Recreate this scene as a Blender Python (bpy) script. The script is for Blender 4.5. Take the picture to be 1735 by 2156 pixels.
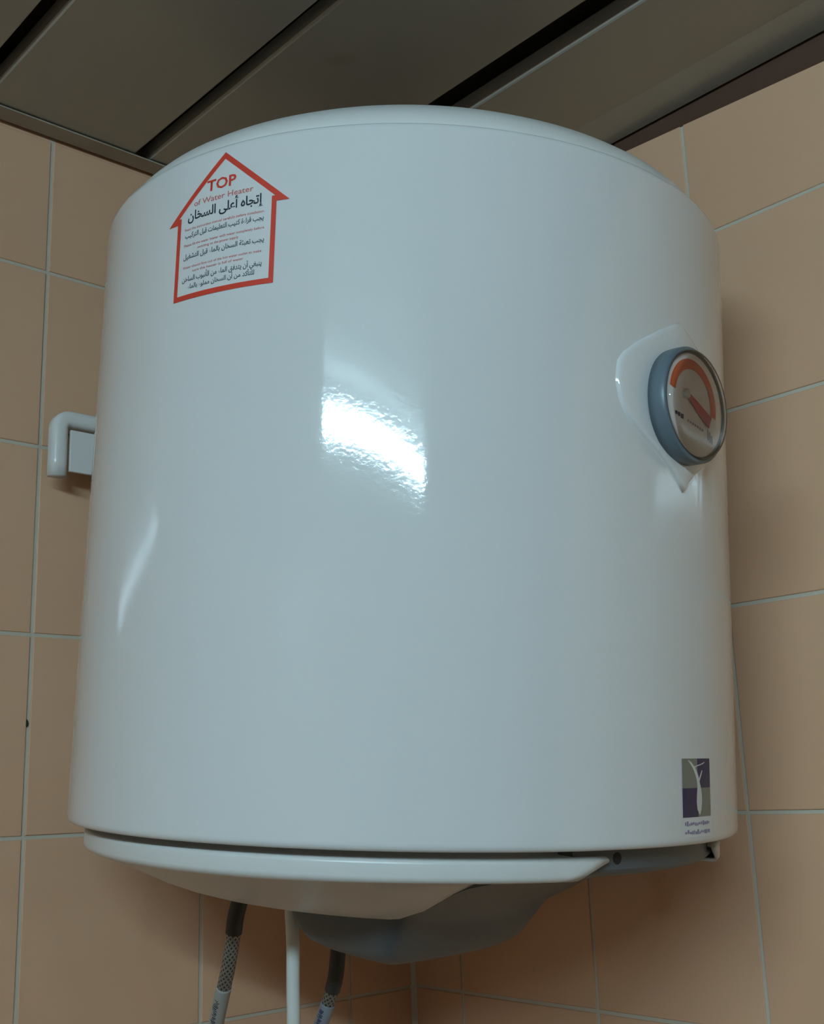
import bpy, bmesh, math, random
from mathutils import Vector, Matrix

random.seed(7)
for o in list(bpy.data.objects):
    bpy.data.objects.remove(o)
scene = bpy.context.scene
COL = scene.collection
PI = math.pi
rad = math.radians

# ------------------------------------------------------------------ camera
Z0 = 1.59                                   # height of the survey origin above the floor
yaw, pit, roll = rad(227.6337), rad(13.5112), rad(-1.9736)
fwd = Vector((math.cos(pit)*math.cos(yaw), math.cos(pit)*math.sin(yaw), math.sin(pit)))
rt = fwd.cross(Vector((0, 0, 1))).normalized()
up = rt.cross(fwd)
rt2 = rt*math.cos(roll) + up*math.sin(roll)
up2 = -rt*math.sin(roll) + up*math.cos(roll)
cam = bpy.data.cameras.new('camera')
cam.sensor_fit = 'HORIZONTAL'
cam.sensor_width = 36.0
cam.lens = 36.0*2457.56/1735.0
cam.clip_start = 0.01
camo = bpy.data.objects.new('camera', cam)
COL.objects.link(camo)
m = Matrix((rt2, up2, -fwd)).transposed().to_4x4()
m.translation = Vector((0.76083, 0.85380, Z0 + 0.16146))
camo.matrix_world = m
scene.camera = camo

# ------------------------------------------------------------------ world, exposure
w = bpy.data.worlds.new('world')
scene.world = w
w.use_nodes = True
w.node_tree.nodes['Background'].inputs[0].default_value = (0.5, 0.55, 0.6, 1)
w.node_tree.nodes['Background'].inputs[1].default_value = 0.05
scene.view_settings.view_transform = 'Standard'
scene.view_settings.look = 'None'
scene.view_settings.gamma = 1.0
scene.view_settings.use_curve_mapping = False
scene.view_settings.exposure = 0.0
TUBE_POWER = 117.0
TUBE_COLOR = (0.58, 0.86, 1.0, 1)

# ------------------------------------------------------------------ materials
def mat(name, col, rough=0.5, metal=0.0, coat=0.0, bump=None, var=None, spec=0.5, emit=None):
    """bump=(scale, strength, distance)  var=(scale, colour2, low, high)"""
    M = bpy.data.materials.new(name)
    M.use_nodes = True
    nt = M.node_tree
    b = nt.nodes['Principled BSDF']
    b.inputs['Base Color'].default_value = (*col, 1)
    b.inputs['Roughness'].default_value = rough
    b.inputs['Metallic'].default_value = metal
    b.inputs['Coat Weight'].default_value = coat
    b.inputs['Coat Roughness'].default_value = 0.05
    b.inputs['Specular IOR Level'].default_value = spec
    if emit:
        b.inputs['Emission Color'].default_value = emit[0]
        b.inputs['Emission Strength'].default_value = emit[1]
    tc = nt.nodes.new('ShaderNodeTexCoord')
    if var:
        n = nt.nodes.new('ShaderNodeTexNoise')
        n.inputs['Scale'].default_value = var[0]
        n.inputs['Detail'].default_value = 5
        nt.links.new(tc.outputs['Object'], n.inputs['Vector'])
        r = nt.nodes.new('ShaderNodeValToRGB')
        r.color_ramp.elements[0].position = var[2]
        r.color_ramp.elements[0].color = (*col, 1)
        r.color_ramp.elements[1].position = var[3]
        r.color_ramp.elements[1].color = (*var[1], 1)
        nt.links.new(n.outputs['Fac'], r.inputs['Fac'])
        nt.links.new(r.outputs['Color'], b.inputs['Base Color'])
    if bump:
        n = nt.nodes.new('ShaderNodeTexNoise')
        n.inputs['Scale'].default_value = bump[0]
        n.inputs['Detail'].default_value = 2
        nt.links.new(tc.outputs['Object'], n.inputs['Vector'])
        bp = nt.nodes.new('ShaderNodeBump')
        bp.inputs['Strength'].default_value = bump[1]
        bp.inputs['Distance'].default_value = bump[2]
        nt.links.new(n.outputs['Fac'], bp.inputs['Height'])
        nt.links.new(bp.outputs['Normal'], b.inputs['Normal'])
    return M

TILE = (0.70, 0.435, 0.278)
TILE2 = (0.66, 0.40, 0.248)
GROUT = (0.56, 0.52, 0.43)
M_tile = mat('glazed_peach_tile', TILE, 0.09, var=(2.5, TILE2, 0.35, 0.75), bump=(22, 0.05, 0.003))
M_enamel = mat('white_enamel', (0.70, 0.705, 0.70), 0.065, coat=0.35, bump=(330, 0.065, 0.0006))
M_cap = mat('white_plastic', (0.69, 0.69, 0.67), 0.3)
M_grey = mat('grey_plastic', (0.095, 0.112, 0.122), 0.42, bump=(900, 0.15, 0.0004))
M_dark = mat('black_recess', (0.015, 0.015, 0.015), 0.7)
M_ring = mat('slate_grey_bezel', (0.115, 0.155, 0.185), 0.38)
M_dial = mat('white_dial', (0.86, 0.83, 0.80), 0.5)
M_orange = mat('orange_scale', (0.72, 0.13, 0.035), 0.5)
M_needle = mat('red_needle', (0.55, 0.03, 0.03), 0.45)
M_red = mat('red_print', (0.62, 0.055, 0.03), 0.4)
M_redthin = mat('red_small_print', (0.60, 0.16, 0.14), 0.4)
M_ink = mat('dark_ink', (0.02, 0.035, 0.045), 0.45)
M_inkthin = mat('dark_small_print', (0.045, 0.075, 0.09), 0.45)
M_navy = mat('navy_print', (0.015, 0.015, 0.068), 0.35)
M_olive = mat('grey_print', (0.20, 0.20, 0.165), 0.35)
M_film = mat('white_sticker_film', (0.70, 0.705, 0.70), 0.2)
M_silver = mat('silver_print', (0.62, 0.63, 0.6), 0.35)
M_purple = mat('violet_print', (0.26, 0.23, 0.38), 0.4)
M_grout = mat('pale_grout', GROUT, 0.8)
M_white = mat('white_painted_metal', (0.72, 0.72, 0.70), 0.22)
M_cable = mat('white_cable_sheath', (0.66, 0.67, 0.64), 0.4)
M_panel = mat('painted_metal_panel', (0.42, 0.41, 0.37), 0.25, metal=0.25, var=(6, (0.30, 0.21, 0.14), 0.60, 0.78), bump=(5, 0.06, 0.01))
M_ceilback = mat('ceiling_void', (0.12, 0.09, 0.07), 0.9)
M_trim = mat('dull_metal_angle', (0.40, 0.35, 0.28), 0.45, var=(14, (0.30, 0.24, 0.17), 0.45, 0.75))
M_topshade = mat('painted_top_shade', (0.085, 0.040, 0.022), 0.85, bump=(160, 0.4, 0.002))  # shade at the top of the right wall, put into the colour
M_floor = mat('brown_floor_tile', (0.06, 0.05, 0.045), 0.3, var=(4, (0.045, 0.037, 0.03), 0.4, 0.7))
M_tube = mat('lit_tube', (0.9, 0.9, 0.9), 0.4, emit=(TUBE_COLOR, TUBE_POWER))
M_chip = mat('grime', (0.03, 0.035, 0.02), 0.9)
M_rubber = mat('dark_ferrule', (0.05, 0.048, 0.043), 0.5, metal=0.2)
M_steel = mat('dull_nut', (0.45, 0.44, 0.4), 0.35, metal=0.9)

def wall_mat(name, axis, off, zoff, pw):
    """tiles and grout for wall areas away from the built tiles; same grid as the built tiles"""
    M = mat(name, TILE, 0.3)
    nt = M.node_tree
    b = nt.nodes['Principled BSDF']
    tc = nt.nodes.new('ShaderNodeTexCoord')
    sp = nt.nodes.new('ShaderNodeSeparateXYZ')
    cb = nt.nodes.new('ShaderNodeCombineXYZ')
    nt.links.new(tc.outputs['Object'], sp.inputs[0])
    a1 = nt.nodes.new('ShaderNodeMath'); a1.operation = 'SUBTRACT'; a1.inputs[1].default_value = off - 10*pw
    a2 = nt.nodes.new('ShaderNodeMath'); a2.operation = 'SUBTRACT'; a2.inputs[1].default_value = zoff - 3.0
    nt.links.new(sp.outputs[axis], a1.inputs[0]); nt.links.new(sp.outputs[2], a2.inputs[0])
    nt.links.new(a1.outputs[0], cb.inputs[0]); nt.links.new(a2.outputs[0], cb.inputs[1])
    br = nt.nodes.new('ShaderNodeTexBrick')
    br.offset = 0.0
    br.inputs['Scale'].default_value = 1.0
    br.inputs['Brick Width'].default_value = pw
    br.inputs['Row Height'].default_value = 0.15
    br.inputs['Mortar Size'].default_value = 0.0022
    br.inputs['Mortar Smooth'].default_value = 0.0
    br.inputs['Color1'].default_value = (*TILE, 1)
    br.inputs['Color2'].default_value = (*TILE2, 1)
    br.inputs['Mortar'].default_value = (*GROUT, 1)
    nt.links.new(cb.outputs[0], br.inputs['Vector'])
    nt.links.new(br.outputs['Color'], b.inputs['Base Color'])
    return M

def braid_mat():
    M = mat('braided_steel', (0.20, 0.20, 0.18), 0.4, metal=0.75)
    nt = M.node_tree
    b = nt.nodes['Principled BSDF']
    uv = nt.nodes.new('ShaderNodeUVMap')
    outs = []
    for sgn in (1, -1):
        mp = nt.nodes.new('ShaderNodeMapping')
        mp.inputs['Rotation'].default_value[2] = sgn*rad(38)
        mp.inputs['Scale'].default_value = (1, 1, 1)
        nt.links.new(uv.outputs[0], mp.inputs[0])
        wv = nt.nodes.new('ShaderNodeTexWave')
        wv.inputs['Scale'].default_value = 120.0
        nt.links.new(mp.outputs[0], wv.inputs[0])
        outs.append(wv)
    mx = nt.nodes.new('ShaderNodeMath'); mx.operation = 'MAXIMUM'
    nt.links.new(outs[0].outputs['Fac'], mx.inputs[0]); nt.links.new(outs[1].outputs['Fac'], mx.inputs[1])
    r = nt.nodes.new('ShaderNodeValToRGB')
    r.color_ramp.elements[0].color = (0.03, 0.03, 0.028, 1)
    r.color_ramp.elements[1].color = (0.36, 0.36, 0.33, 1)
    nt.links.new(mx.outputs[0], r.inputs[0])
    nt.links.new(r.outputs[0], b.inputs['Base Color'])
    bp = nt.nodes.new('ShaderNodeBump')
    bp.inputs['Strength'].default_value = 0.7
    bp.inputs['Distance'].default_value = 0.0008
    nt.links.new(mx.outputs[0], bp.inputs['Height'])
    nt.links.new(bp.outputs[0], b.inputs['Normal'])
    return M
M_braid = braid_mat()

def glass_mat():
    M = bpy.data.materials.new('clear_gauge_window')
    M.use_nodes = True
    nt = M.node_tree
    nt.nodes.remove(nt.nodes['Principled BSDF'])
    out = nt.nodes['Material Output']
    tr = nt.nodes.new('ShaderNodeBsdfTransparent'); tr.inputs[0].default_value = (0.98, 0.98, 0.98, 1)
    gl = nt.nodes.new('ShaderNodeBsdfGlossy'); gl.inputs['Roughness'].default_value = 0.04
    fr = nt.nodes.new('ShaderNodeFresnel'); fr.inputs[0].default_value = 1.45
    mx = nt.nodes.new('ShaderNodeMixShader')
    nt.links.new(fr.outputs[0], mx.inputs[0]); nt.links.new(tr.outputs[0], mx.inputs[1]); nt.links.new(gl.outputs[0], mx.inputs[2])
    nt.links.new(mx.outputs[0], out.inputs[0])
    return M
M_glass = glass_mat()

# ------------------------------------------------------------------ helpers
def link(name, me, material, parent=None, smooth=False):
    if smooth:
        for p in me.polygons:
            p.use_smooth = True
    if material:
        me.materials.append(material)
    o = bpy.data.objects.new(name, me)
    COL.objects.link(o)
    if parent:
        o.parent = parent
    return o

def from_data(name, verts, faces, material, parent=None, smooth=False):
    me = bpy.data.meshes.new(name)
    me.from_pydata([tuple(v) for v in verts], [], faces)
    me.update()
    return link(name, me, material, parent, smooth)

def fix_normals(o):
    bm = bmesh.new(); bm.from_mesh(o.data)
    bmesh.ops.recalc_face_normals(bm, faces=bm.faces)
    bm.to_mesh(o.data); bm.free()

def box_data(x0, x1, y0, y1, z0, z1, base=0):
    v = [(x0, y0, z0), (x1, y0, z0), (x1, y1, z0), (x0, y1, z0), (x0, y0, z1), (x1, y0, z1), (x1, y1, z1), (x0, y1, z1)]
    f = [(0, 3, 2, 1), (4, 5, 6, 7), (0, 1, 5, 4), (1, 2, 6, 5), (2, 3, 7, 6), (3, 0, 4, 7)]
    return v, [tuple(i + base for i in q) for q in f]

def box(name, x0, x1, y0, y1, z0, z1, material, parent=None, bevel=0.0):
    v, f = box_data(x0, x1, y0, y1, z0, z1)
    o = from_data(name, v, f, material, parent)
    if bevel:
        bm = bmesh.new(); bm.from_mesh(o.data)
        bmesh.ops.bevel(bm, geom=bm.edges[:], offset=bevel, segments=2, affect='EDGES', profile=0.6)
        bm.to_mesh(o.data); bm.free()
    return o

def lathe(name, prof, material, parent=None, seg=160, smooth=True):
    verts, faces = [], []
    for (r, z) in prof:
        for i in range(seg):
            t = 2*PI*i/seg
            verts.append((r*math.cos(t), r*math.sin(t), z))
    n = len(prof)
    for k in range(n - 1):
        for i in range(seg):
            j = (i + 1) % seg
            faces.append((k*seg + i, k*seg + j, (k + 1)*seg + j, (k + 1)*seg + i))
    o = from_data(name, verts, faces, material, parent, smooth)
    bm = bmesh.new(); bm.from_mesh(o.data)
    bmesh.ops.remove_doubles(bm, verts=bm.verts, dist=1e-6)
    bmesh.ops.recalc_face_normals(bm, faces=bm.faces)
    bm.to_mesh(o.data); bm.free()
    if smooth:
        for p in o.data.polygons:
            p.use_smooth = True
    return o

def catmull(pts, n=10):
    P = [Vector(p) for p in pts]
    P = [P[0]*2 - P[1]] + P + [P[-1]*2 - P[-2]]
    out = []
    for i in range(1, len(P) - 2):
        for k in range(n):
            t = k/n
            a, b, c, d = P[i-1], P[i], P[i+1], P[i+2]
            out.append(0.5*((2*b) + (c-a)*t + (2*a-5*b+4*c-d)*t*t + (-a+3*b-3*c+d)*t*t*t))
    out.append(P[-2])
    return out

def tube(name, path, r, material, parent=None, seg=16, caps=True):
    path = [Vector(p) for p in path]
    rr = r if isinstance(r, (list, tuple)) else [r]*len(path)
    d0 = (path[1] - path[0]).normalized()
    n = d0.orthogonal().normalized()
    verts, faces, uvs = [], [], []
    L = 0.0
    for i, p in enumerate(path):
        d = (path[min(i+1, len(path)-1)] - path[max(i-1, 0)]).normalized()
        n = (n - d*n.dot(d)).normalized()
        b = d.cross(n)
        if i:
            L += (p - path[i-1]).length
        for k in range(seg):
            t = 2*PI*k/seg
            verts.append(p + (n*math.cos(t) + b*math.sin(t))*rr[i])
            uvs.append((2*PI*rr[i]*k/seg, L))
    for i in range(len(path) - 1):
        for k in range(seg):
            j = (k + 1) % seg
            faces.append((i*seg + k, i*seg + j, (i+1)*seg + j, (i+1)*seg + k))
    if caps:
        faces.append(tuple(reversed(range(seg))))
        faces.append(tuple((len(path)-1)*seg + k for k in range(seg)))
    o = from_data(name, verts, faces, material, parent, True)
    ul = o.data.uv_layers.new(name='UVMap')
    for lp in o.data.loops:
        ul.data[lp.index].uv = uvs[lp.vertex_index]
    for p in o.data.polygons:
        if len(p.vertices) > 4:
            p.use_smooth = False
    fix_normals(o)
    return o

def tag(o, label, cat, group=None):
    o['label'] = label
    o['category'] = cat
    if group:
        o['group'] = group
    return o

def struct(o, label=None):
    o['kind'] = 'structure'
    if label:
        o['label'] = label
    return o

# ------------------------------------------------------------------ room shell
CZ = Z0 + 0.712                              # underside of ceiling panels
RX, RY = 3.4, 3.8
PW = 0.1522
LX0, RY0 = 0.0751, 0.0635                    # first vertical joint from the corner
LZ, RZ = Z0 - 0.0113, Z0 - 0.0106            # a horizontal joint
GR = 0.0013                                  # joint recess
floor = struct(box('floor', -0.2, RX + 0.2, -0.2, RY + 0.2, -0.1, 0.0, M_floor), 'brown floor of the tiled room')
M_wl = wall_mat('tiled_wall_left', 0, LX0, LZ, PW)
M_wr = wall_mat('tiled_wall_right', 1, RY0, RZ, PW)
wl = struct(box('wall_left', -0.2, RX + 0.2, -0.2, -GR, 0, CZ + 0.15, M_wl), 'left wall of glossy peach tiles with pale grout')
wr = struct(box('wall_right', -0.2, -GR, 0, RY + 0.2, 0, CZ + 0.15, M_wr), 'right wall of glossy peach tiles with pale grout')
wb = struct(box('wall_back', 0, RX + 0.2, RY, RY + 0.2, 0, CZ + 0.15, M_wl), 'tiled wall behind the photographer')
wf = struct(box('wall_side', RX, RX + 0.2, 0, RY, 0, CZ + 0.15, M_wr), 'tiled wall beside the photographer')

def tile_mesh(c, nrm, name='tile'):
    """c: four corners (outline of the face, in order); chamfered glazed slab of 6 mm behind the face"""
    C = [Vector(p) for p in c]
    cen = sum(C, Vector())/4
    def inset(d):
        out = []
        for i in range(4):
            a = (C[i-1] - C[i]).normalized(); b = (C[(i+1) % 4] - C[i]).normalized()
            out.append(C[i] + (a + b)*d)
        return out
    verts = inset(0.0006) + [p - nrm*0.0004 for p in inset(0.00015)] + [p - nrm*0.0011 for p in C] + [p - nrm*0.004 for p in C]
    faces = [(0, 1, 2, 3)]
    for k in range(3):
        for i in range(4):
            j = (i + 1) % 4
            faces.append((4*k + i, 4*k + 4 + i, 4*k + 4 + j, 4*k + j))
    verts = [v - cen for v in verts]
    me = bpy.data.meshes.new(name)
    me.from_pydata([tuple(v) for v in verts], [], faces)
    me.update()
    bm = bmesh.new(); bm.from_mesh(me)
    bmesh.ops.recalc_face_normals(bm, faces=bm.faces)
    bm.faces.ensure_lookup_table()
    if bm.faces[0].normal.dot(nrm) < 0:
        bmesh.ops.reverse_faces(bm, faces=bm.faces)
    bm.to_mesh(me); bm.free()
    me.materials.append(M_tile)
    return me, cen

G = 0.0014                                   # half joint width
def lay_tiles(wall, to3, nrm, s_edges, z_edges, top, lo):
    cache = {}
    for a, b in zip(s_edges[:-1], s_edges[1:]):
        for c, d in zip(z_edges[:-1], z_edges[1:]):
            if c >= top(b) - 0.003:
                continue
            za, zb = min(d - G, top(a)), min(d - G, top(b))
            ga = 0.002 if a == 0 else G
            cut = za < d - G - 1e-6 or zb < d - G - 1e-6
            pts = [to3(a + ga, c + G), to3(b - G, c + G), to3(b - G, zb), to3(a + ga, za)]
            key = None if cut else (round(b - a - ga, 4), round(d - c, 4))
            if key in cache and key is not None:
                me = cache[key]
                cen = sum((Vector(p) for p in pts), Vector())/4
            else:
                me, cen = tile_mesh(pts, nrm)
                if key is not None:
                    cache[key] = me
            o = bpy.data.objects.new('tile', me)
            COL.objects.link(o)
            o.parent = wall
            o.location = cen + nrm*random.uniform(-0.0003, 0.0001)
            o.rotation_euler = (random.uniform(-1, 1)*0.0012, random.uniform(-1, 1)*0.0012, random.uniform(-1, 1)*0.0012)

sl = [0.0] + [LX0 + PW*k for k in range(8)]
sr = [0.0] + [RY0 + PW*k for k in range(8)]
zl = [LZ + 0.15*k for k in range(-4, 6)]
zr = [RZ + 0.15*k for k in range(-4, 6)]
lay_tiles(wl, lambda s, z: (s, 0, z), Vector((0, 1, 0)), sl, zl, lambda s: Z0 + 0.7075, 0)
def right_top(y):
    return min(Z0 + 0.7105, Z0 + 0.697 - 0.056*(min(y, 0.62) - 0.3075))
lay_tiles(wr, lambda s, z: (0, s, z), Vector((1, 0, 0)), sr, zr, right_top, 0)

# grime spots on the joints
def blob(name, c, sx, sy, sz, parent):
    bm = bmesh.new()
    bmesh.ops.create_icosphere(bm, subdivisions=2, radius=1.0)
    for v in bm.verts:
        k = 1 + 0.25*random.uniform(-1, 1)
        v.co = Vector((v.co.x*sx*k, v.co.y*sy*k, v.co.z*sz*k))
    me = bpy.data.meshes.new(name); bm.to_mesh(me); bm.free()
    o = link(name, me, M_chip, parent, True)
    o.location = c
    return o
# positions on the joints
blob('grime_spot', (-0.0006, 0.5525, Z0 + 0.2895), 0.0008, 0.0045, 0.0012, wr)
blob('grime_spot', (-0.0006, RY0 + 3*PW - 0.0006, Z0 + 0.0335), 0.0008, 0.0012, 0.003, wr)
blob('grime_spot', (LX0 + 2*PW + 0.001, -0.0006, Z0 + 0.2215), 0.0012, 0.0008, 0.003, wl)

# pale joint in the corner between the two walls
cj = []
for z in (0.0, CZ - 0.003):
    cj += [(-0.0012, -0.0012, z), (0.0042, -0.0008, z), (-0.0008, 0.0042, z)]
cjo = from_data('trim_3', cj, [(0, 2, 1), (3, 4, 5), (0, 1, 4, 3), (1, 2, 5, 4), (2, 0, 3, 5)], M_grout)
fix_normals(cjo)
struct(cjo, 'pale grout joint in the corner of the two tiled walls')

# shade under the ceiling, modelled as a dark brown strip on the right wall
shade_v, shade_f = [], []
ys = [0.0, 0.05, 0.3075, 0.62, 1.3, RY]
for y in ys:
    shade_v += [(0.0004 - GR, y, right_top(y) - 0.0005), (0.0004 - GR, y, CZ + 0.02), (-0.004, y, right_top(y) - 0.0005), (-0.004, y, CZ + 0.02)]
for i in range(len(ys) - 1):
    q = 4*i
    shade_f += [(q, q+4, q+5, q+1), (q, q+2, q+6, q+4), (q+2, q+3, q+7, q+6), (q+1, q+5, q+7, q+3)]
shade_f += [(0, 1, 3, 2), tuple(4*(len(ys)-1) + k for k in (0, 2, 3, 1))]
tr2 = from_data('shade_strip', shade_v, shade_f, M_topshade)
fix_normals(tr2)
struct(tr2, 'dark strip painted as shade between ceiling panels and right wall tiles')

# ------------------------------------------------------------------ ceiling of metal strips
ceil = struct(box('ceiling', -0.2, RX + 0.2, -0.2, RY + 0.2, CZ + 0.045, CZ + 0.1, M_ceilback), 'suspended ceiling of dull metal strips with dark joints')
def panel_mesh(x0, x1, fold=None):
    """folded metal strip running along y; profile in x,z with rolled edges"""
    h, b = 0.014, 0.0022
    p = [(x0, h), (x0, b), (x0 + b*0.35, b*0.35), (x0 + b, 0)]
    if fold:
        p = [(x0, h), (x0, 0.0), (x0 + 0.0008, -0.0032), (x0 + fold, 0)]
    p += [(x1 - b, 0), (x1 - b*0.35, b*0.35), (x1, b), (x1, h)]
    pin = [(x + (0.0008 if x < (x0+x1)/2 else -0.0008), z + 0.0008) for x, z in p]
    y0, y1 = 0.004, RY
    xc = (x0 + x1)/2
    verts, faces = [], []
    for y in (y0, y1):
        verts += [(x - xc, y, z) for x, z in p] + [(x - xc, y, z) for x, z in pin]
    n = len(p)
    for i in range(n - 1):
        faces.append((i, i + 1, 2*n + i + 1, 2*n + i))
        faces.append((n + i, 3*n + i, 3*n + i + 1, n + i + 1))
        faces.append((i, n + i, n + i + 1, i + 1))
    faces.append((0, 2*n, 3*n, n)); faces.append((n - 1, 2*n - 1, 4*n - 1, 3*n - 1))
    me = bpy.data.meshes.new('panel')
    me.from_pydata(verts, [], faces); me.update()
    bm = bmesh.new(); bm.from_mesh(me); bmesh.ops.recalc_face_normals(bm, faces=bm.faces); bm.to_mesh(me); bm.free()
    me.materials.append(M_panel)
    return me, xc
def add_panel(me, xc, dz=0.0, ry=0.0, rx=0.0):
    o = bpy.data.objects.new('panel', me)
    COL.objects.link(o)
    o.parent = ceil
    o.location = (xc, 0, CZ + dz)
    o.rotation_euler = (rx, ry, 0)
    return o
me, xc = panel_mesh(0.0015, 0.133, 0.038); add_panel(me, xc)
me, xc = panel_mesh(0.163, 0.301); add_panel(me, xc, 0.0, 0.0, 0.002)
me, xc = panel_mesh(0.313, 0.448); add_panel(me, xc, 0.0)
me, xc = panel_mesh(0.463, 0.599)
k = 0
while xc + 0.15*k + 0.07 < RX:
    add_panel(me, xc + 0.15*k, random.uniform(-0.0006, 0.0006)); k += 1
me, xc2 = panel_mesh(xc + 0.15*k - 0.068, RX - 0.003); add_panel(me, xc2)

# wall angle along the left wall that carries the panel ends
v1, f1 = box_data(0.002, RX, 0.0035, 0.0215, CZ - 0.0022, CZ - 0.0010)
v2, f2 = box_data(0.002, RX, 0.0035, 0.0048, CZ - 0.0010, CZ + 0.03, 8)
trim = struct(from_data('trim_1', v1 + v2, f1 + f2, M_trim), 'metal angle along the top of the left wall')

# ------------------------------------------------------------------ ceiling lamp (its reflection shows in the heater)
LXc, LY0, LY1, LZc = 1.59, 0.84, 2.06, Z0 + 0.672
lamp = bpy.data.objects.new('ceiling_lamp', None); COL.objects.link(lamp)
lamp.location = (LXc, (LY0 + LY1)/2, CZ)
tag(lamp, 'white tube ceiling lamp that lights the room', 'lamp')
hl = (LY1 - LY0)/2
box('lamp_body', -0.075, 0.075, -hl - 0.02, hl + 0.02, -0.018, -0.0005, M_white, lamp, 0.003)
for sx in (0.0,):
    lt = tube('lamp_tube', [(sx, -hl, LZc - CZ), (sx, hl, LZc - CZ)], 0.021, M_tube, lamp, 28)
    for v in lt.data.vertices:
        v.co.x *= 1.25
    for sy in (-1, 1):
        box('lamp_holder', sx - 0.012, sx + 0.012, sy*(hl + 0.008) - 0.008, sy*(hl + 0.008) + 0.008, LZc - CZ - 0.017, -0.016, M_white, lamp, 0.002)

# ------------------------------------------------------------------ water heater
EU = Vector((-0.12165241, 0.99000202, -0.07139118))
E2 = Vector((-0.99254528, -0.12186924, 0.00132702))
AX = Vector((-0.00738664, 0.07102041, 0.99744751))
B0 = Vector((0.22635, 0.24797, Z0 + 0.14371))
HM = Matrix((EU, E2, AX)).transposed().to_4x4()
HM.translation = B0
HI = HM.inverted()
R, H = 0.2165, 0.3875
heater = bpy.data.objects.new('water_heater', None); COL.objects.link(heater)
heater.matrix_world = HM
tag(heater, 'white cylindrical wall-hung water heater with round gauge and grey underside cover', 'water heater')

shell = lathe('shell', [(0.150, 0.003), (0.2115, 0.003), (0.2128, 0.0003), (0.2138, 0.0), (0.2150, 0.0004), (0.2160, 0.0014), (0.2165, 0.003),
                        (0.2165, 0.0045), (0.2165, 0.1), (0.2165, 0.2), (0.2165, 0.3), (0.2165, H - 0.005), (0.2165, H - 0.0035), (0.2161, H - 0.0016),
                        (0.2150, H - 0.0004), (0.2135, H), (0.2120, H - 0.0005), (0.2100, H - 0.002), (0.15, H - 0.002)], M_enamel, heater, 192)
top = lathe('top_cap', [(0.2105, H - 0.003), (0.2105, H + 0.0015), (0.2095, H + 0.0054), (0.2065, H + 0.0108), (0.201, H + 0.0166), (0.193, H + 0.0229),
                        (0.182, H + 0.0297), (0.168, H + 0.0365), (0.150, H + 0.0423), (0.125, H + 0.0473), (0.09, H + 0.0508), (0.05, H + 0.0531), (0.0, H + 0.0540)], M_cap, heater, 160)

# underside cap, open towards the front where the grey cover sits
W_CUT = 0.077
prof = [(0.192, 0.0025), (0.192, -0.0036), (0.2035, -0.0042), (0.2052, -0.0056), (0.2052, -0.0068), (0.2052, -0.0128), (0.2048, -0.0142), (0.2036, -0.0158), (0.2005, -0.0172),
        (0.190, -0.0208), (0.175, -0.027), (0.160, -0.0335), (0.147, -0.038), (0.132, -0.042), (0.115, -0.0455), (0.098, -0.048), (0.080, -0.0505), (0.06, -0.0525), (0.04, -0.054), (0.02, -0.055)]
NA = 120
cv, cf = [], []
for (r, z) in prof:
    wcut = W_CUT - (0.018 if z > -0.007 else 0.013*max(0, (z + 0.016)/0.009) if z > -0.016 else 0.0)
    ts = math.asin(min(1.0, wcut/r)) if r > wcut else PI/2
    for i in range(NA + 1):
        t = ts + (2*PI - 2*ts)*i/NA
        u = r*math.cos(t)
        g = 1.0 - 1.0*max(0.0, min(1.0, (u - 0.075)/0.068))
        if t < PI and u > 0.04:
            g *= 0.8
        e = 0.001*math.exp(-((u - 0.065)/0.03)**2 - ((abs(r*math.sin(t)) - 0.075)/0.04)**2)
        zz = z if z > -0.0165 else -0.0165 + (z + 0.0165)*g - e
        cv.append((u, r*math.sin(t), zz))
for k in range(len(prof) - 1):
    for i in range(NA):
        q = k*(NA + 1) + i
        cf.append((q, q + 1, q + NA + 2, q + NA + 1))
ucap = from_data('underside_cap', cv, cf, M_cap, heater, True)
fix_normals(ucap)
if sum(p.normal.z*p.area for p in ucap.data.polygons) > 0:
    ucap.data.flip_normals()
sm = ucap.modifiers.new('thickness', 'SOLIDIFY'); sm.thickness = 0.0022; sm.offset = -1

# grey cover hanging below the middle and running out to the front edge
def interp(tab, x):
    if x <= tab[0][0]: return tab[0][1]
    for (a, va), (b, vb) in zip(tab[:-1], tab[1:]):
        if x <= b: return va + (vb - va)*(x - a)/(b - a)
    return tab[-1][1]
DEP = [(-0.040, -0.050), (-0.0385, -0.061), (-0.034, -0.0705), (-0.026, -0.0762), (-0.01, -0.0795), (0.015, -0.0815), (0.035, -0.0822), (0.047, -0.0795), (0.0555, -0.070), (0.066, -0.055), (0.08, -0.0465),
       (0.10, -0.0375), (0.125, -0.0290), (0.155, -0.0218), (0.18, -0.0178), (0.192, -0.0158), (0.198, -0.0142), (0.2005, -0.0115)]
NU, NV = 56, 36
WG = 0.0765
gv, gf = [], []
for i in range(NU + 1):
    for j in range(NV + 1):
        fv = math.sin((j/NV - 0.5)*PI)
        v = WG*fv
        umax = math.sqrt(0.2005**2 - v*v)
        f = i/NU
        u0 = -0.040 + 0.012*abs(fv)**4
        u = u0 + (umax - u0)*f
        ueq = u + (0.2005 - umax) if u > 0.12 else u + (0.2005 - umax)*max(0, (u - 0.04)/0.08)
        zc = interp(DEP, max(-0.04, ueq - (0.012*abs(fv)**4)*(1 - f)))
        e = abs(fv)
        z = zc*(1 - 0.06*e**3)
        if z < -0.045:
            z = -0.045 + (z + 0.045)*math.sqrt(max(0.0, 1 - e**9))
        gv.append((u, v, z))
for i in range(NU):
    for j in range(NV):
        q = i*(NV + 1) + j
        gf.append((q, q + NV + 1, q + NV + 2, q + 1))
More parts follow.
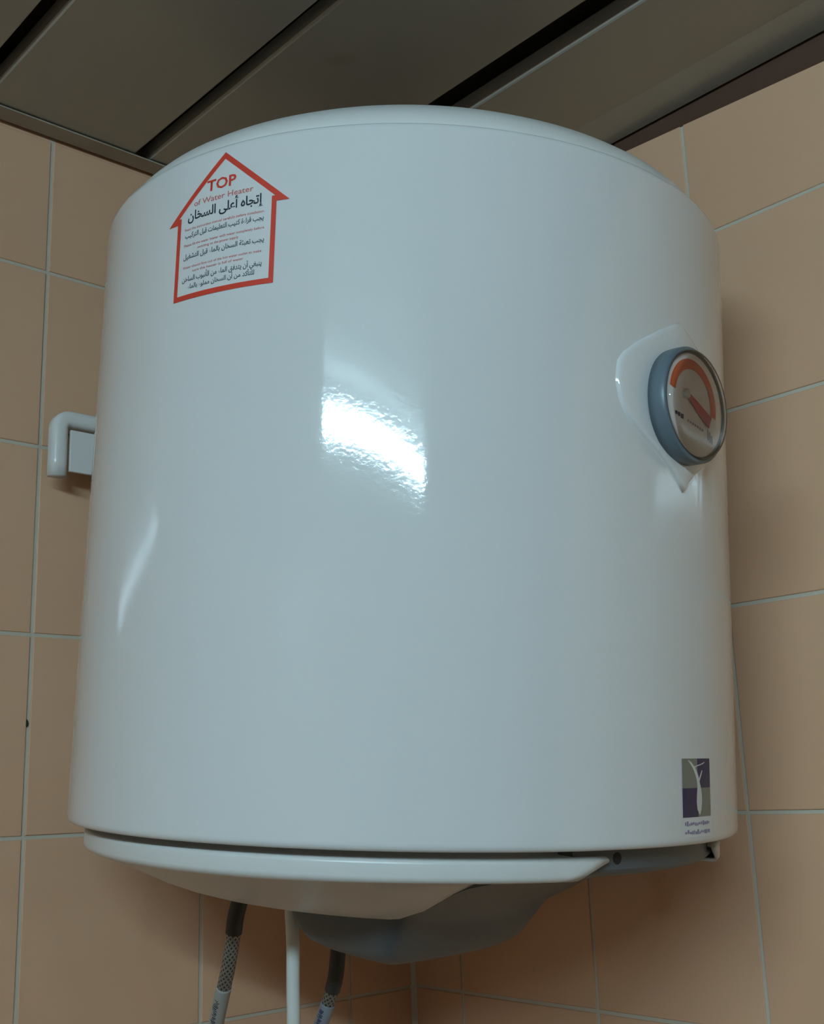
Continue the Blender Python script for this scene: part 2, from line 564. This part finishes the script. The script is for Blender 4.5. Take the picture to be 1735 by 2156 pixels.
ring_idx = [j for j in range(NV + 1)] + [i*(NV + 1) + NV for i in range(1, NU + 1)] + [NU*(NV + 1) + j for j in range(NV - 1, -1, -1)] + [i*(NV + 1) for i in range(NU - 1, 0, -1)]
base = len(gv)
for q in ring_idx:
    gv.append((gv[q][0], gv[q][1], -0.0012))
nr = len(ring_idx)
for k in range(nr):
    gf.append((ring_idx[k], base + k, base + (k + 1) % nr, ring_idx[(k + 1) % nr]))
gcover = from_data('underside_cover', gv, gf, M_grey, heater, False)
fix_normals(gcover)
for p in gcover.data.polygons:
    p.use_smooth = p.index < NU*NV
gcover['label'] = 'grey plastic underside cover'
def on_cover(u, v):
    fv = v/WG
    return interp(DEP, u + (0.2005 - math.sqrt(0.2005**2 - v*v))*max(0, min(1, (u - 0.04)/0.08)))*(1 - 0.12*abs(fv)**3)
def screw(c, d, r, parent):
    d = Vector(d).normalized(); c = Vector(c)
    return tube('screw', [c - d*0.004, c + d*0.0006], r, M_dark, parent, 14)
screw((math.sqrt(0.2005**2 - 0.048**2) - 0.0005, -0.048, -0.0058), (1, -0.25, 0.0), 0.0032, gcover)
screw((math.sqrt(0.2005**2 - 0.060**2) - 0.0005, 0.060, -0.0058), (1, 0.3, 0.0), 0.0032, gcover)
screw((-0.0345, -0.052, -0.0635), (-0.75, -0.55, -0.35), 0.0040, gcover)
screw((0.030, 0.062, -0.0755), (0.2, 0.1, -1), 0.0042, gcover)

# ---- gauge
TG, HG = rad(-2.6), 0.2462                   # centre of the gauge around the shell, height
def cyl(s, h, r):
    """point on the shell: s arc length from the gauge centre line"""
    t = s/R
    return Vector((r*math.cos(t), r*math.sin(t), h))
# pressed almond-shaped plate behind the gauge
TP = rad(-2.0)
half = [(0.0, 0.1005 + 0.1995), (0.0085, 0.2955), (0.022, 0.2885), (0.0395, 0.2785), (0.0515, 0.2695), (0.0560, 0.2635), (0.0575, 0.2525), (0.0555, 0.2425), (0.0510, 0.2340), (0.0445, 0.2285),
        (0.0370, 0.2230), (0.0240, 0.2150), (0.0130, 0.2080), (0.0060, 0.2025), (0.0, 0.1960)]
outl = [Vector((-s, h)) for s, h in half] + [Vector((s, h)) for s, h in reversed(half[1:-1])]
cenp = Vector((0.0, 0.2475))
pv, pf = [], []
levels = [(1.0, 0.0000), (0.985, 0.0014), (0.965, 0.0022), (0.93, 0.0026), (0.7, 0.0028), (0.45, 0.0031), (0.22, 0.0034), (0.0, 0.0034)]
no = len(outl)
for (k, off) in levels:
    for p in outl:
        q = cenp + (p - cenp)*k
        t = TP + q.x/R
        rr = R + off - 0.0003
        pv.append((rr*math.cos(t), rr*math.sin(t), q.y))
for k in range(len(levels) - 1):
    for i in range(no):
        j = (i + 1) % no
        pf.append((k*no + i, k*no + j, (k + 1)*no + j, (k + 1)*no + i))
plate = from_data('gauge_plate', pv, pf, M_enamel, heater, True)
bm = bmesh.new(); bm.from_mesh(plate.data); bmesh.ops.remove_doubles(bm, verts=bm.verts, dist=1e-6); bmesh.ops.recalc_face_normals(bm, faces=bm.faces); bm.to_mesh(plate.data); bm.free()
plate['label'] = 'pressed almond-shaped plate behind the gauge'

gauge = bpy.data.objects.new('temperature_gauge', None); COL.objects.link(gauge)
gauge.parent = heater
gn = Vector((math.cos(TG), math.sin(TG), 0)); gt = Vector((-math.sin(TG), math.cos(TG), 0))
GM = Matrix((gt, Vector((0, 0, 1)), gn)).transposed().to_4x4()
GM.translation = gn*(R + 0.0010) + Vector((0, 0, HG))
gauge.matrix_local = GM
gauge['label'] = 'round temperature gauge with red needle'
lathe('bezel', [(0.0325, 0.0), (0.0342, 0.0), (0.0344, 0.006), (0.0342, 0.0098), (0.0334, 0.0106), (0.0316, 0.0108), (0.0306, 0.0102), (0.0304, 0.0085), (0.0303, 0.004)], M_ring, gauge, 64)
lathe('dial', [(0.0304, 0.0098), (0.02, 0.0098), (0.0, 0.0098)], M_dial, gauge, 64)
def flat_poly(name, pts, z, th, material, parent):
    n = len(pts)
    v = [(x, y, z) for x, y in pts] + [(x, y, z + th) for x, y in pts]
    f = [tuple(range(n, 2*n)), tuple(reversed(range(n)))] + [(i, (i+1) % n, n + (i+1) % n, n + i) for i in range(n)]
    o = from_data(name, v, f, material, parent)
    fix_normals(o)
    return o
DR = 0.030
def arc_band(a0, a1, r0, r1, n, cx=0, cy=0, taper=False):
    outp = [(cx + r1*math.cos(a0 + (a1-a0)*i/n), cy + r1*math.sin(a0 + (a1-a0)*i/n)) for i in range(n + 1)]
    inp = [(cx + r0*math.cos(a0 + (a1-a0)*i/n), cy + r0*math.sin(a0 + (a1-a0)*i/n)) for i in range(n, -1, -1)]
    return outp + inp
def band(name, a0, a1, r0, r1, z, material, parent, n=40, cx=0.0, cy=0.0):
    v, f = [], []
    for i in range(n + 1):
        t = a0 + (a1 - a0)*i/n
        c, s = math.cos(t), math.sin(t)
        v += [(cx + r0*c, cy + r0*s, z), (cx + r1*c, cy + r1*s, z)]
    for i in range(n):
        f.append((2*i, 2*i + 1, 2*i + 3, 2*i + 2))
    o = from_data(name, v, f, material, parent)
    fix_normals(o)
    return o
band('dial_scale', rad(-12), rad(168), 0.0195, 0.0255, 0.01005, M_orange, gauge, 48, -0.002, 0.001)
p0, p1 = Vector((-0.0085, 0.0040)), Vector((0.0150, -0.0075))
dd = (p1 - p0).normalized(); pp = Vector((-dd.y, dd.x))
flat_poly('needle', [p0 + pp*0.0014, p0 - pp*0.0014, p0 + dd*0.010 - pp*0.0026, p1 - pp*0.0042, p1 + pp*0.0032, p0 + dd*0.010 + pp*0.0024], 0.0106, 0.0006, M_needle, gauge)
hub = lathe('needle_hub', [(0.0030, 0.0098), (0.0030, 0.0116), (0.0022, 0.0121), (0.0, 0.0122)], M_silver, gauge, 24)
hub.location = (-0.0105, 0.0042, 0)
# dial marks: too small to read in the photo, a bold mark, a faint row, a block
mv, mf = [], []
def rect(x0, x1, y0, y1, z=0.01005):
    n = len(mv)
    mv.extend([(x0, y0, z), (x1, y0, z), (x1, y1, z), (x0, y1, z)]); mf.append((n, n+1, n+2, n+3))
for (x0, x1, y0, y1) in [(-0.022, -0.0195, -0.0098, -0.0078), (-0.0192, -0.0165, -0.0104, -0.0080), (-0.0162, -0.0130, -0.0112, -0.0084)]:
    rect(x0, x1, y0, y1)
from_data('dial_mark', mv, mf, M_navy, gauge); mv, mf = [], []
for i in range(7):
    x = -0.009 + i*0.0026
    rect(x, x + 0.0017, -0.0118 - i*0.0004, -0.0104 - i*0.0004)
for (x0, x1, y0, y1) in [(0.0130, 0.0142, -0.0185, -0.0118), (0.0152, 0.0164, -0.0195, -0.0130), (0.0174, 0.0186, -0.0200, -0.0150)]:
    rect(x0, x1, y0, y1)
from_data('dial_mark', mv, mf, mat('pale_violet_print', (0.30, 0.28, 0.36), 0.5), gauge)
lathe('window', [(0.0318, 0.0106), (0.0320, 0.0118), (0.0316, 0.0130), (0.0304, 0.0137), (0.0285, 0.0140), (0.018, 0.0143), (0.0, 0.0144)], M_glass, gauge, 64)

# ---- stickers (flat print on thin film, wrapped round the shell)
def wrap(s, h, t0, off):
    t = t0 + s/R
    return ((R + off)*math.cos(t), (R + off)*math.sin(t), h)

def wrap_poly_strip(name, pts_outer, pts_inner, t0, off, material, parent, n=10):
    """closed band between two outlines with the same number of corners"""
    v, f = [], []
    N = len(pts_outer)
    for i in range(N):
        a, b = Vector(pts_outer[i]), Vector(pts_outer[(i + 1) % N])
        c, d = Vector(pts_inner[i]), Vector(pts_inner[(i + 1) % N])
        for k in range(n):
            o_ = a.lerp(b, k/n); i_ = c.lerp(d, k/n)
            v += [wrap(o_.x, o_.y, t0, off), wrap(i_.x, i_.y, t0, off)]
    M_ = len(v)
    for k in range(0, M_, 2):
        f.append((k, k + 1, (k + 3) % M_, (k + 2) % M_))
    o = from_data(name, v, f, material, parent)
    orient_out(o)
    return o

def orient_out(o):
    bm = bmesh.new(); bm.from_mesh(o.data)
    for fc in bm.faces:
        c = fc.calc_center_median()
        if fc.normal.dot(Vector((c.x, c.y, 0))) < 0:
            fc.normal_flip()
    bm.to_mesh(o.data); bm.free()

# Arabic shaping into presentation forms, visual order (left to right)
AR = {'ا': ('\ufe8d', '\ufe8e'), 'أ': ('\ufe83', '\ufe84'), 'إ': ('\ufe87', '\ufe88'), 'ب': ('\ufe8f', '\ufe90', '\ufe91', '\ufe92'), 'ت': ('\ufe95', '\ufe96', '\ufe97', '\ufe98'),
      'ج': ('\ufe9d', '\ufe9e', '\ufe9f', '\ufea0'), 'خ': ('\ufea5', '\ufea6', '\ufea7', '\ufea8'), 'د': ('\ufea9', '\ufeaa'), 'ر': ('\ufead', '\ufeae'), 'س': ('\ufeb1', '\ufeb2', '\ufeb3', '\ufeb4'),
      'ش': ('\ufeb5', '\ufeb6', '\ufeb7', '\ufeb8'), 'ع': ('\ufec9', '\ufeca', '\ufecb', '\ufecc'), 'غ': ('\ufecd', '\ufece', '\ufecf', '\ufed0'), 'ق': ('\ufed5', '\ufed6', '\ufed7', '\ufed8'),
      'ك': ('\ufed9', '\ufeda', '\ufedb', '\ufedc'), 'ل': ('\ufedd', '\ufede', '\ufedf', '\ufee0'), 'م': ('\ufee1', '\ufee2', '\ufee3', '\ufee4'), 'ن': ('\ufee5', '\ufee6', '\ufee7', '\ufee8'),
      'ه': ('\ufee9', '\ufeea', '\ufeeb', '\ufeec'), 'و': ('\ufeed', '\ufeee'), 'ى': ('\ufeef', '\ufef0'), 'ي': ('\ufef1', '\ufef2', '\ufef3', '\ufef4'), 'ة': ('\ufe93', '\ufe94'),
      'ف': ('\ufed1', '\ufed2', '\ufed3', '\ufed4'), 'ء': ('\ufe80',), 'ئ': ('\ufe89', '\ufe8a', '\ufe8b', '\ufe8c'), 'ط': ('\ufec1', '\ufec2', '\ufec3', '\ufec4')}
def shape_ar(txt):
    words = []
    for wd in txt.split(' '):
        out = []
        for i, ch in enumerate(wd):
            fm = AR[ch]
            prev = i > 0 and len(AR[wd[i-1]]) == 4 and len(fm) > 1
            nxt = i < len(wd) - 1 and len(fm) == 4 and len(AR[wd[i+1]]) > 1
            out.append(fm[3] if prev and nxt else fm[1] if prev else fm[2] if nxt else fm[0])
        words.append(''.join(reversed(out)))
    return ' '.join(reversed(words))

def wrapped_text(name, body, s0, s1, hb, height, t0, off, material, parent, bold=0.0, cap=0.69):
    """text between arc positions s0..s1 with its baseline at hb"""
    c = bpy.data.curves.new('tmp', 'FONT')
    c.body = body; c.size = 1.0; c.offset = bold; c.resolution_u = 2
    o = bpy.data.objects.new('tmp', c); COL.objects.link(o)
    bpy.context.view_layer.update()
    me = bpy.data.meshes.new_from_object(o.evaluated_get(bpy.context.evaluated_depsgraph_get()))
    bpy.data.objects.remove(o); bpy.data.curves.remove(c)
    xs = [v.co.x for v in me.vertices]
    x0, x1 = min(xs), max(xs)
    for v in me.vertices:
        s = s0 + (v.co.x - x0)/(x1 - x0)*(s1 - s0)
        v.co = wrap(s, hb + v.co.y*height/cap, t0, off)
    me.materials.clear()
    ob = link(name, me, material, parent)
    orient_out(ob)
    return ob

TS = rad(-78.75)
mm = 0.001
wo = [(0, 382.0), (43.6, 345.6), (35.6, 345.6), (35.6, 297.6), (-35.6, 297.6), (-35.6, 345.6), (-43.6, 345.6)]
wi = [(0, 378.0), (34.0, 349.6), (32.4, 348.4), (32.4, 300.6), (-32.4, 300.6), (-32.4, 348.4), (-34.0, 349.6)]
wi = [(0, 377.9), (34.6, 349.0), (32.6, 348.9), (32.6, 300.7), (-32.6, 300.7), (-32.6, 348.9), (-34.6, 349.0)]
wo = [(a*mm, b*mm) for a, b in wo]; wi = [(a*mm, b*mm) for a, b in wi]
# film: roof triangle and body in vertical slices
fv, ff = [], []
NS = 44
for i in range(NS + 1):
    s = -0.0436 + 0.0872*i/NS
    topz = 0.382 - abs(s)/0.0436*0.0364
    botz = 0.3456 if abs(s) > 0.0356 else 0.2976
    fv += [wrap(s, botz, TS, 0.00012), wrap(s, topz, TS, 0.00012)]
for i in range(NS):
    ff.append((2*i, 2*i + 2, 2*i + 3, 2*i + 1))
label = from_data('arrow_sticker', fv, ff, M_film, heater)
orient_out(label)
label['label'] = 'house-shaped arrow sticker with red outline and lettering'
wrap_poly_strip('sticker_outline', wo, wi, TS, 0.00024, M_red, label, 14)
OF = 0.00026
wrapped_text('lettering', 'TOP', -0.0128, 0.0085, 0.3605, 0.0064, TS, OF, M_red, label, 0.022)
wrapped_text('lettering', 'of Water Heater', -0.0225, 0.0205, 0.3540, 0.0034, TS, OF, M_redthin, label, 0.006)
wrapped_text('lettering', shape_ar('إتجاه أعلى السخان'), -0.0270, 0.0272, 0.3460, 0.0054, TS, OF, M_ink, label, 0.022)
small = [('Read the instruction manual carefully before installation', -29, 28, 340.0, 1.5, 0),
         ('يجب قراءة كتيب التعليمات قبل التركيب', -28.5, 28, 335.6, 2.6, 1),
         ('Please fill the water heater with water completely before', -29, 28.6, 330.2, 1.5, 0), ('switching on the power supply', -18, 12, 327.3, 1.5, 0),
         ('يجب تعبئة السخان بالماء قبل التشغيل', -29, 28.8, 322.6, 2.6, 1),
         ('Water should flow out of the hot water outlet to make', -29, 27.5, 316.6, 1.5, 0), ('sure the heater is full of water', -21, 16, 313.8, 1.5, 0),
         ('ينبغي أن يتدفق الماء من الأنبوب الساخن', -29, 28, 308.8, 2.6, 1), ('للتأكد من أن السخان مملوء بالماء', -24, 23.5, 304.0, 2.4, 1)]
for txt, a, b, hb, ht, arab in small:
    wrapped_text('lettering', shape_ar(txt) if arab else txt, a*mm, b*mm, hb*mm, ht*mm, TS, OF, M_inkthin if arab else M_redthin, label, 0.016 if arab else 0.008, 0.62 if arab else 0.69)

# square emblem sticker low on the front
TE = rad(0.2)
def patch(name, pts, off, material, parent, n=6):
    """quad in (s,h) split along s"""
    a, b, c, d = [Vector(p)*mm for p in pts]
    v, f = [], []
    for i in range(n + 1):
        lo, hi = a.lerp(b, i/n), d.lerp(c, i/n)
        v += [wrap(lo.x, lo.y, TE, off), wrap(hi.x, hi.y, TE, off)]
    for i in range(n):
        f.append((2*i, 2*i + 2, 2*i + 3, 2*i + 1))
    o = from_data(name, v, f, material, parent)
    orient_out(o)
    return o
emb = patch('emblem_sticker', [(-16.2, 4.2), (16.6, 4.2), (16.6, 46.8), (-16.2, 46.8)], 0.00012, M_film, heater)
emb['label'] = 'navy and grey emblem sticker near the bottom edge'
patch('emblem_field', [(-16, 30.6), (0.6, 30.6), (0.6, 46.5), (-16, 46.5)], 0.0002, M_olive, emb)
patch('emblem_field', [(0.6, 30.6), (16.4, 30.6), (16.4, 46.5), (0.6, 46.5)], 0.0002, M_navy, emb)
patch('emblem_field', [(-16, 15.0), (0.6, 15.0), (0.6, 30.6), (-16, 30.6)], 0.0002, M_navy, emb)
patch('emblem_field', [(0.6, 15.0), (16.4, 15.0), (16.4, 30.6), (0.6, 30.6)], 0.0002, M_olive, emb)
# pale figure: stem with two raised arms, widening and tapering downwards
def ribbon(name, pts, off, material, parent):
    """pts: (s, h, half width)"""
    v, f = [], []
    for (s, h, wd) in pts:
        v += [wrap((s - wd)*mm, h*mm, TE, off), wrap((s + wd)*mm, h*mm, TE, off)]
    for i in range(len(pts) - 1):
        f.append((2*i, 2*i + 1, 2*i + 3, 2*i + 2))
    o = from_data(name, v, f, material, parent)
    orient_out(o)
    return o
ribbon('emblem_figure', [(2.2, 16.2, 0.4), (1.9, 19, 2.4), (2.0, 23, 3.2), (2.2, 27, 2.9), (2.0, 31, 2.0), (1.0, 34.5, 1.5), (-0.6, 38, 1.6), (-3.4, 41.5, 1.5), (-7.4, 44.6, 1.1), (-9.6, 45.6, 0.4)], 0.00027, M_silver, emb)
ribbon('emblem_figure', [(1.4, 33.5, 0.9), (4.0, 37.0, 0.8), (6.2, 40.0, 0.5)], 0.00027, M_silver, emb)
ribbon('emblem_figure', [(-4.6, 41.2, 0.6), (-1.5, 42.2, 1.6), (2.5, 42.9, 1.8), (6.5, 43.6, 1.4), (9.5, 44.6, 0.4)], 0.00028, M_silver, emb)
def tiny_marks(h0, h1, seed, n):
    rnd = random.Random(seed)
    v, f = [], []
    s = -14.2
    while s < 14.0:
        wd = rnd.uniform(1.0, 2.2)
        lo, hi = h0 + rnd.uniform(-0.3, 0.5), h1 - rnd.uniform(0, 1.3)
        b = len(v)
        v += [wrap(s*mm, lo*mm, TE, 0.0002), wrap((s + wd)*mm, lo*mm, TE, 0.0002), wrap((s + wd)*mm, hi*mm, TE, 0.0002), wrap(s*mm, hi*mm, TE, 0.0002)]
        f.append((b, b+1, b+2, b+3))
        s += wd + rnd.uniform(0.25, 0.7)
    o = from_data('emblem_lettering', v, f, M_purple, emb)
    orient_out(o)
tiny_marks(10.6, 13.0, 3, 9)
tiny_marks(6.0, 8.4, 5, 9)

# ---- mounting bracket on the left wall (built in room coordinates, carried by the heater)
def to_heater(o):
    o.data.transform(HI)
    o.parent = heater
    return o
def sweep_rim():
    path = []
    x1, zt, zb, rc = 0.3757, Z0 + 0.4567, Z0 + 0.4095, 0.0085
    path.append((x1, zb)); path.append((x1, zb + 0.012)); path.append((x1, zt - rc - 0.006))
    for i in range(0, 9):
        t = PI/2*i/8
        path.append((x1 - rc + rc*math.cos(t), zt - rc + rc*math.sin(t)))
    for x in (0.33, 0.226, 0.12):
        path.append((x, zt))
    x0 = 0.452 - x1
    for i in range(8, -1, -1):
        t = PI/2*i/8
        path.append((x0 + rc - rc*math.cos(t), zt - rc + rc*math.sin(t)))
    path.append((x0, zb + 0.012)); path.append((x0, zb))
    hw, hd, yc = 0.0066, 0.0060, 0.0245
    prof_ = []
    rcv = 0.0048
    for (cx, cy, a0) in ((hw - rcv, hd - rcv, 0), (-hw + rcv, hd - rcv, PI/2), (-hw + 0.002, -hd + 0.002, PI), (hw - 0.002, -hd + 0.002, 1.5*PI)):
        rq = rcv if cy > 0 else 0.002
        for i in range(5):
            t = a0 + PI/2*i/4
            prof_.append((cx + rq*math.cos(t), cy + rq*math.sin(t)))
    n = len(prof_)
    v, f = [], []
    for i, p in enumerate(path):
        a = Vector(path[max(i-1, 0)]); b = Vector(path[min(i+1, len(path)-1)])
        d = (b - a).normalized(); nn = Vector((d.y, -d.x))
        for (px, py) in prof_:
            q = Vector(p) + nn*px
            v.append((q.x, yc + py, q.y))
    for i in range(len(path) - 1):
        for k in range(n):
            j = (k + 1) % n
            f.append((i*n + k, i*n + j, (i+1)*n + j, (i+1)*n + k))
    f.append(tuple(range(n))); f.append(tuple((len(path)-1)*n + k for k in reversed(range(n))))
    o = from_data('bracket_rim', v, f, M_white, None, True)
    fix_normals(o)
    return o
brk = to_heater(box('mounting_bracket', 0.0848, 0.3672, 0.0245, 0.0275, Z0 + 0.4140, Z0 + 0.4480, M_white, None, 0.0008))
brk['label'] = 'white metal wall bracket behind the shell'
rim = sweep_rim(); rim.data.transform(HI); rim.parent = brk
fl = box('bracket_flange', 0.083, 0.369, 0.0005, 0.0265, Z0 + 0.4535, Z0 + 0.4585, M_white, None, 0.0008); fl.data.transform(HI); fl.parent = brk
hk = box('bracket_hook', 0.16, 0.29, 0.02, 0.060, Z0 + 0.425, Z0 + 0.431, M_white, None, 0.001); hk.data.transform(HI); hk.parent = brk

# ------------------------------------------------------------------ hoses and cable
def hl_(u, v, h):                            # heater coordinates (v to the viewer's left) to room
    return HM @ Vector((u, -v, h))
def zz(p):
    return (p[0], p[1], Z0 + p[2])
def hose(label, pts, ferr_to, name='braided_hose'):
    root = bpy.data.objects.new(name, None); COL.objects.link(root)
    root.location = pts[-1]
    tag(root, label, 'hose', 'hoses under the heater')
    L = [Vector(p) - Vector(pts[-1]) for p in pts]
    path = catmull(L, 14)
    tube('braid', path, 0.0050, M_braid, root, 20)
    k = ferr_to
    fp = [p for p in path if p.z > k - pts[-1][2]]
    tube('ferrule', fp, 0.0058, M_rubber, root, 20)
    nut = fp[0]
    tube('hose_nut', [nut + Vector((0, 0, 0.012)), nut + Vector((0, 0, -0.004))], 0.0105, M_steel, root, 6)
    # bottom end at the wall
    e = path[-1]
    tube('wall_flange', [e + Vector((0, 0.004, 0)), e + Vector((0, -0.0005, 0))], 0.018, M_steel, root, 28)
    return root, path
A_top = hl_(-0.1, 0.05, -0.050)
A = [A_top, (0.2895, 0.1440, Z0 + 0.0843), (0.2880, 0.1375, Z0 + 0.0669), (0.2855, 0.1280, Z0 + 0.0474), (0.2828, 0.1180, Z0 + 0.0323), (0.2769, 0.1000, Z0 + 0.0076), (0.268, 0.074, Z0 - 0.030), (0.262, 0.040, Z0 - 0.058), (0.260, 0.001, Z0 - 0.066)]
ha, pa = hose('braided hose with a pale sleeve, left of the white cable', A, Z0 + 0.071)
Bt = hl_(-0.1, -0.05, -0.055)
Bp = [Bt, (0.1945, 0.1385, Z0 + 0.0640), (0.1973, 0.1385, Z0 + 0.0471), (0.1980, 0.1360, Z0 + 0.0313), (0.1978, 0.1280, Z0 + 0.0158), (0.1964, 0.1160, Z0 - 0.0023), (0.192, 0.090, Z0 - 0.035), (0.188, 0.045, Z0 - 0.066), (0.187, 0.001, Z0 - 0.074)]
hb, pb = hose('braided hose with a dark ferrule, right of the white cable', Bp, Z0 + 0.022)
# printed sleeves on the hoses
def sleeve(root, path, z1, z0, material, name, r=0.0054):
    pts = [p for p in path if z0 - root.location.z < p.z < z1 - root.location.z]
    return tube(name, pts, r, material, root, 20)
M_sleeve = mat('pale_sleeve', (0.36, 0.35, 0.32), 0.5)
sleeve(ha, pa, Z0 + 0.0355, Z0 - 0.014, M_sleeve, 'sleeve')
M_sleeve2 = mat('blue_grey_sleeve', (0.26, 0.29, 0.34), 0.5)
sleeve(hb, pb, Z0 + 0.0135, Z0 - 0.018, M_sleeve2, 'sleeve')
def hose_print(root, path, z1, z0, material, seed):
    """short printed strokes along the side of the sleeve that faces the room"""
    rnd = random.Random(seed)
    pts = [p for p in path if z0 - root.location.z < p.z < z1 - root.location.z]
    pts = catmull(pts, 6)
    toc = (camo.location - root.location).normalized()
    v, f = [], []
    i = 1
    while i < len(pts) - 2:
        n_ = rnd.randint(2, 3)
        j = min(i + n_, len(pts) - 1)
        d = (pts[j] - pts[i]).normalized()
        s_ = d.cross(toc).normalized(); out = s_.cross(d)
        if out.dot(toc) < 0: out = -out
        wd = rnd.uniform(0.5, 0.95)
        c0 = rnd.uniform(0.15, 0.45)
        for (p, q) in ((pts[i], pts[j]),):
            b = len(v)
            for pt in (p, q):
                for a in (c0, c0 + wd*0.45, c0 + wd*0.9):
                    v.append(pt + (out*math.cos(a) + s_*math.sin(a))*0.00555)
            f += [(b, b+1, b+4, b+3), (b+1, b+2, b+5, b+4)]
        i = j + rnd.randint(1, 2)
    return from_data('hose_print', v, f, material, root)
hose_print(ha, pa, Z0 + 0.0285, Z0 - 0.013, M_ink, 4)
hose_print(hb, pb, Z0 + 0.0110, Z0 - 0.017, M_navy, 9)

cp = [hl_(-0.036, 0.0585, -0.018), (0.2868, 0.2050, Z0 + 0.0950), (0.2853, 0.2030, Z0 + 0.0780), (0.2834, 0.2010, Z0 + 0.0645), (0.2829, 0.2, Z0 + 0.04), (0.2828, 0.2, Z0 + 0.0196), (0.2828, 0.198, Z0 - 0.05), (0.28, 0.17, Z0 - 0.14), (0.275, 0.08, Z0 - 0.20), (0.272, 0.001, Z0 - 0.205)]
cable = bpy.data.objects.new('power_cable', None); COL.objects.link(cable)
cable.location = cp[-1]
tag(cable, 'thick white cable hanging straight down between two braided hoses', 'cable')
tube('sheath', catmull([Vector(p) - Vector(cp[-1]) for p in cp], 12), 0.0044, M_cable, cable, 20)
tube('wall_grommet', [(0, 0.004, 0), (0, -0.0005, 0)], 0.010, M_cable, cable, 24)
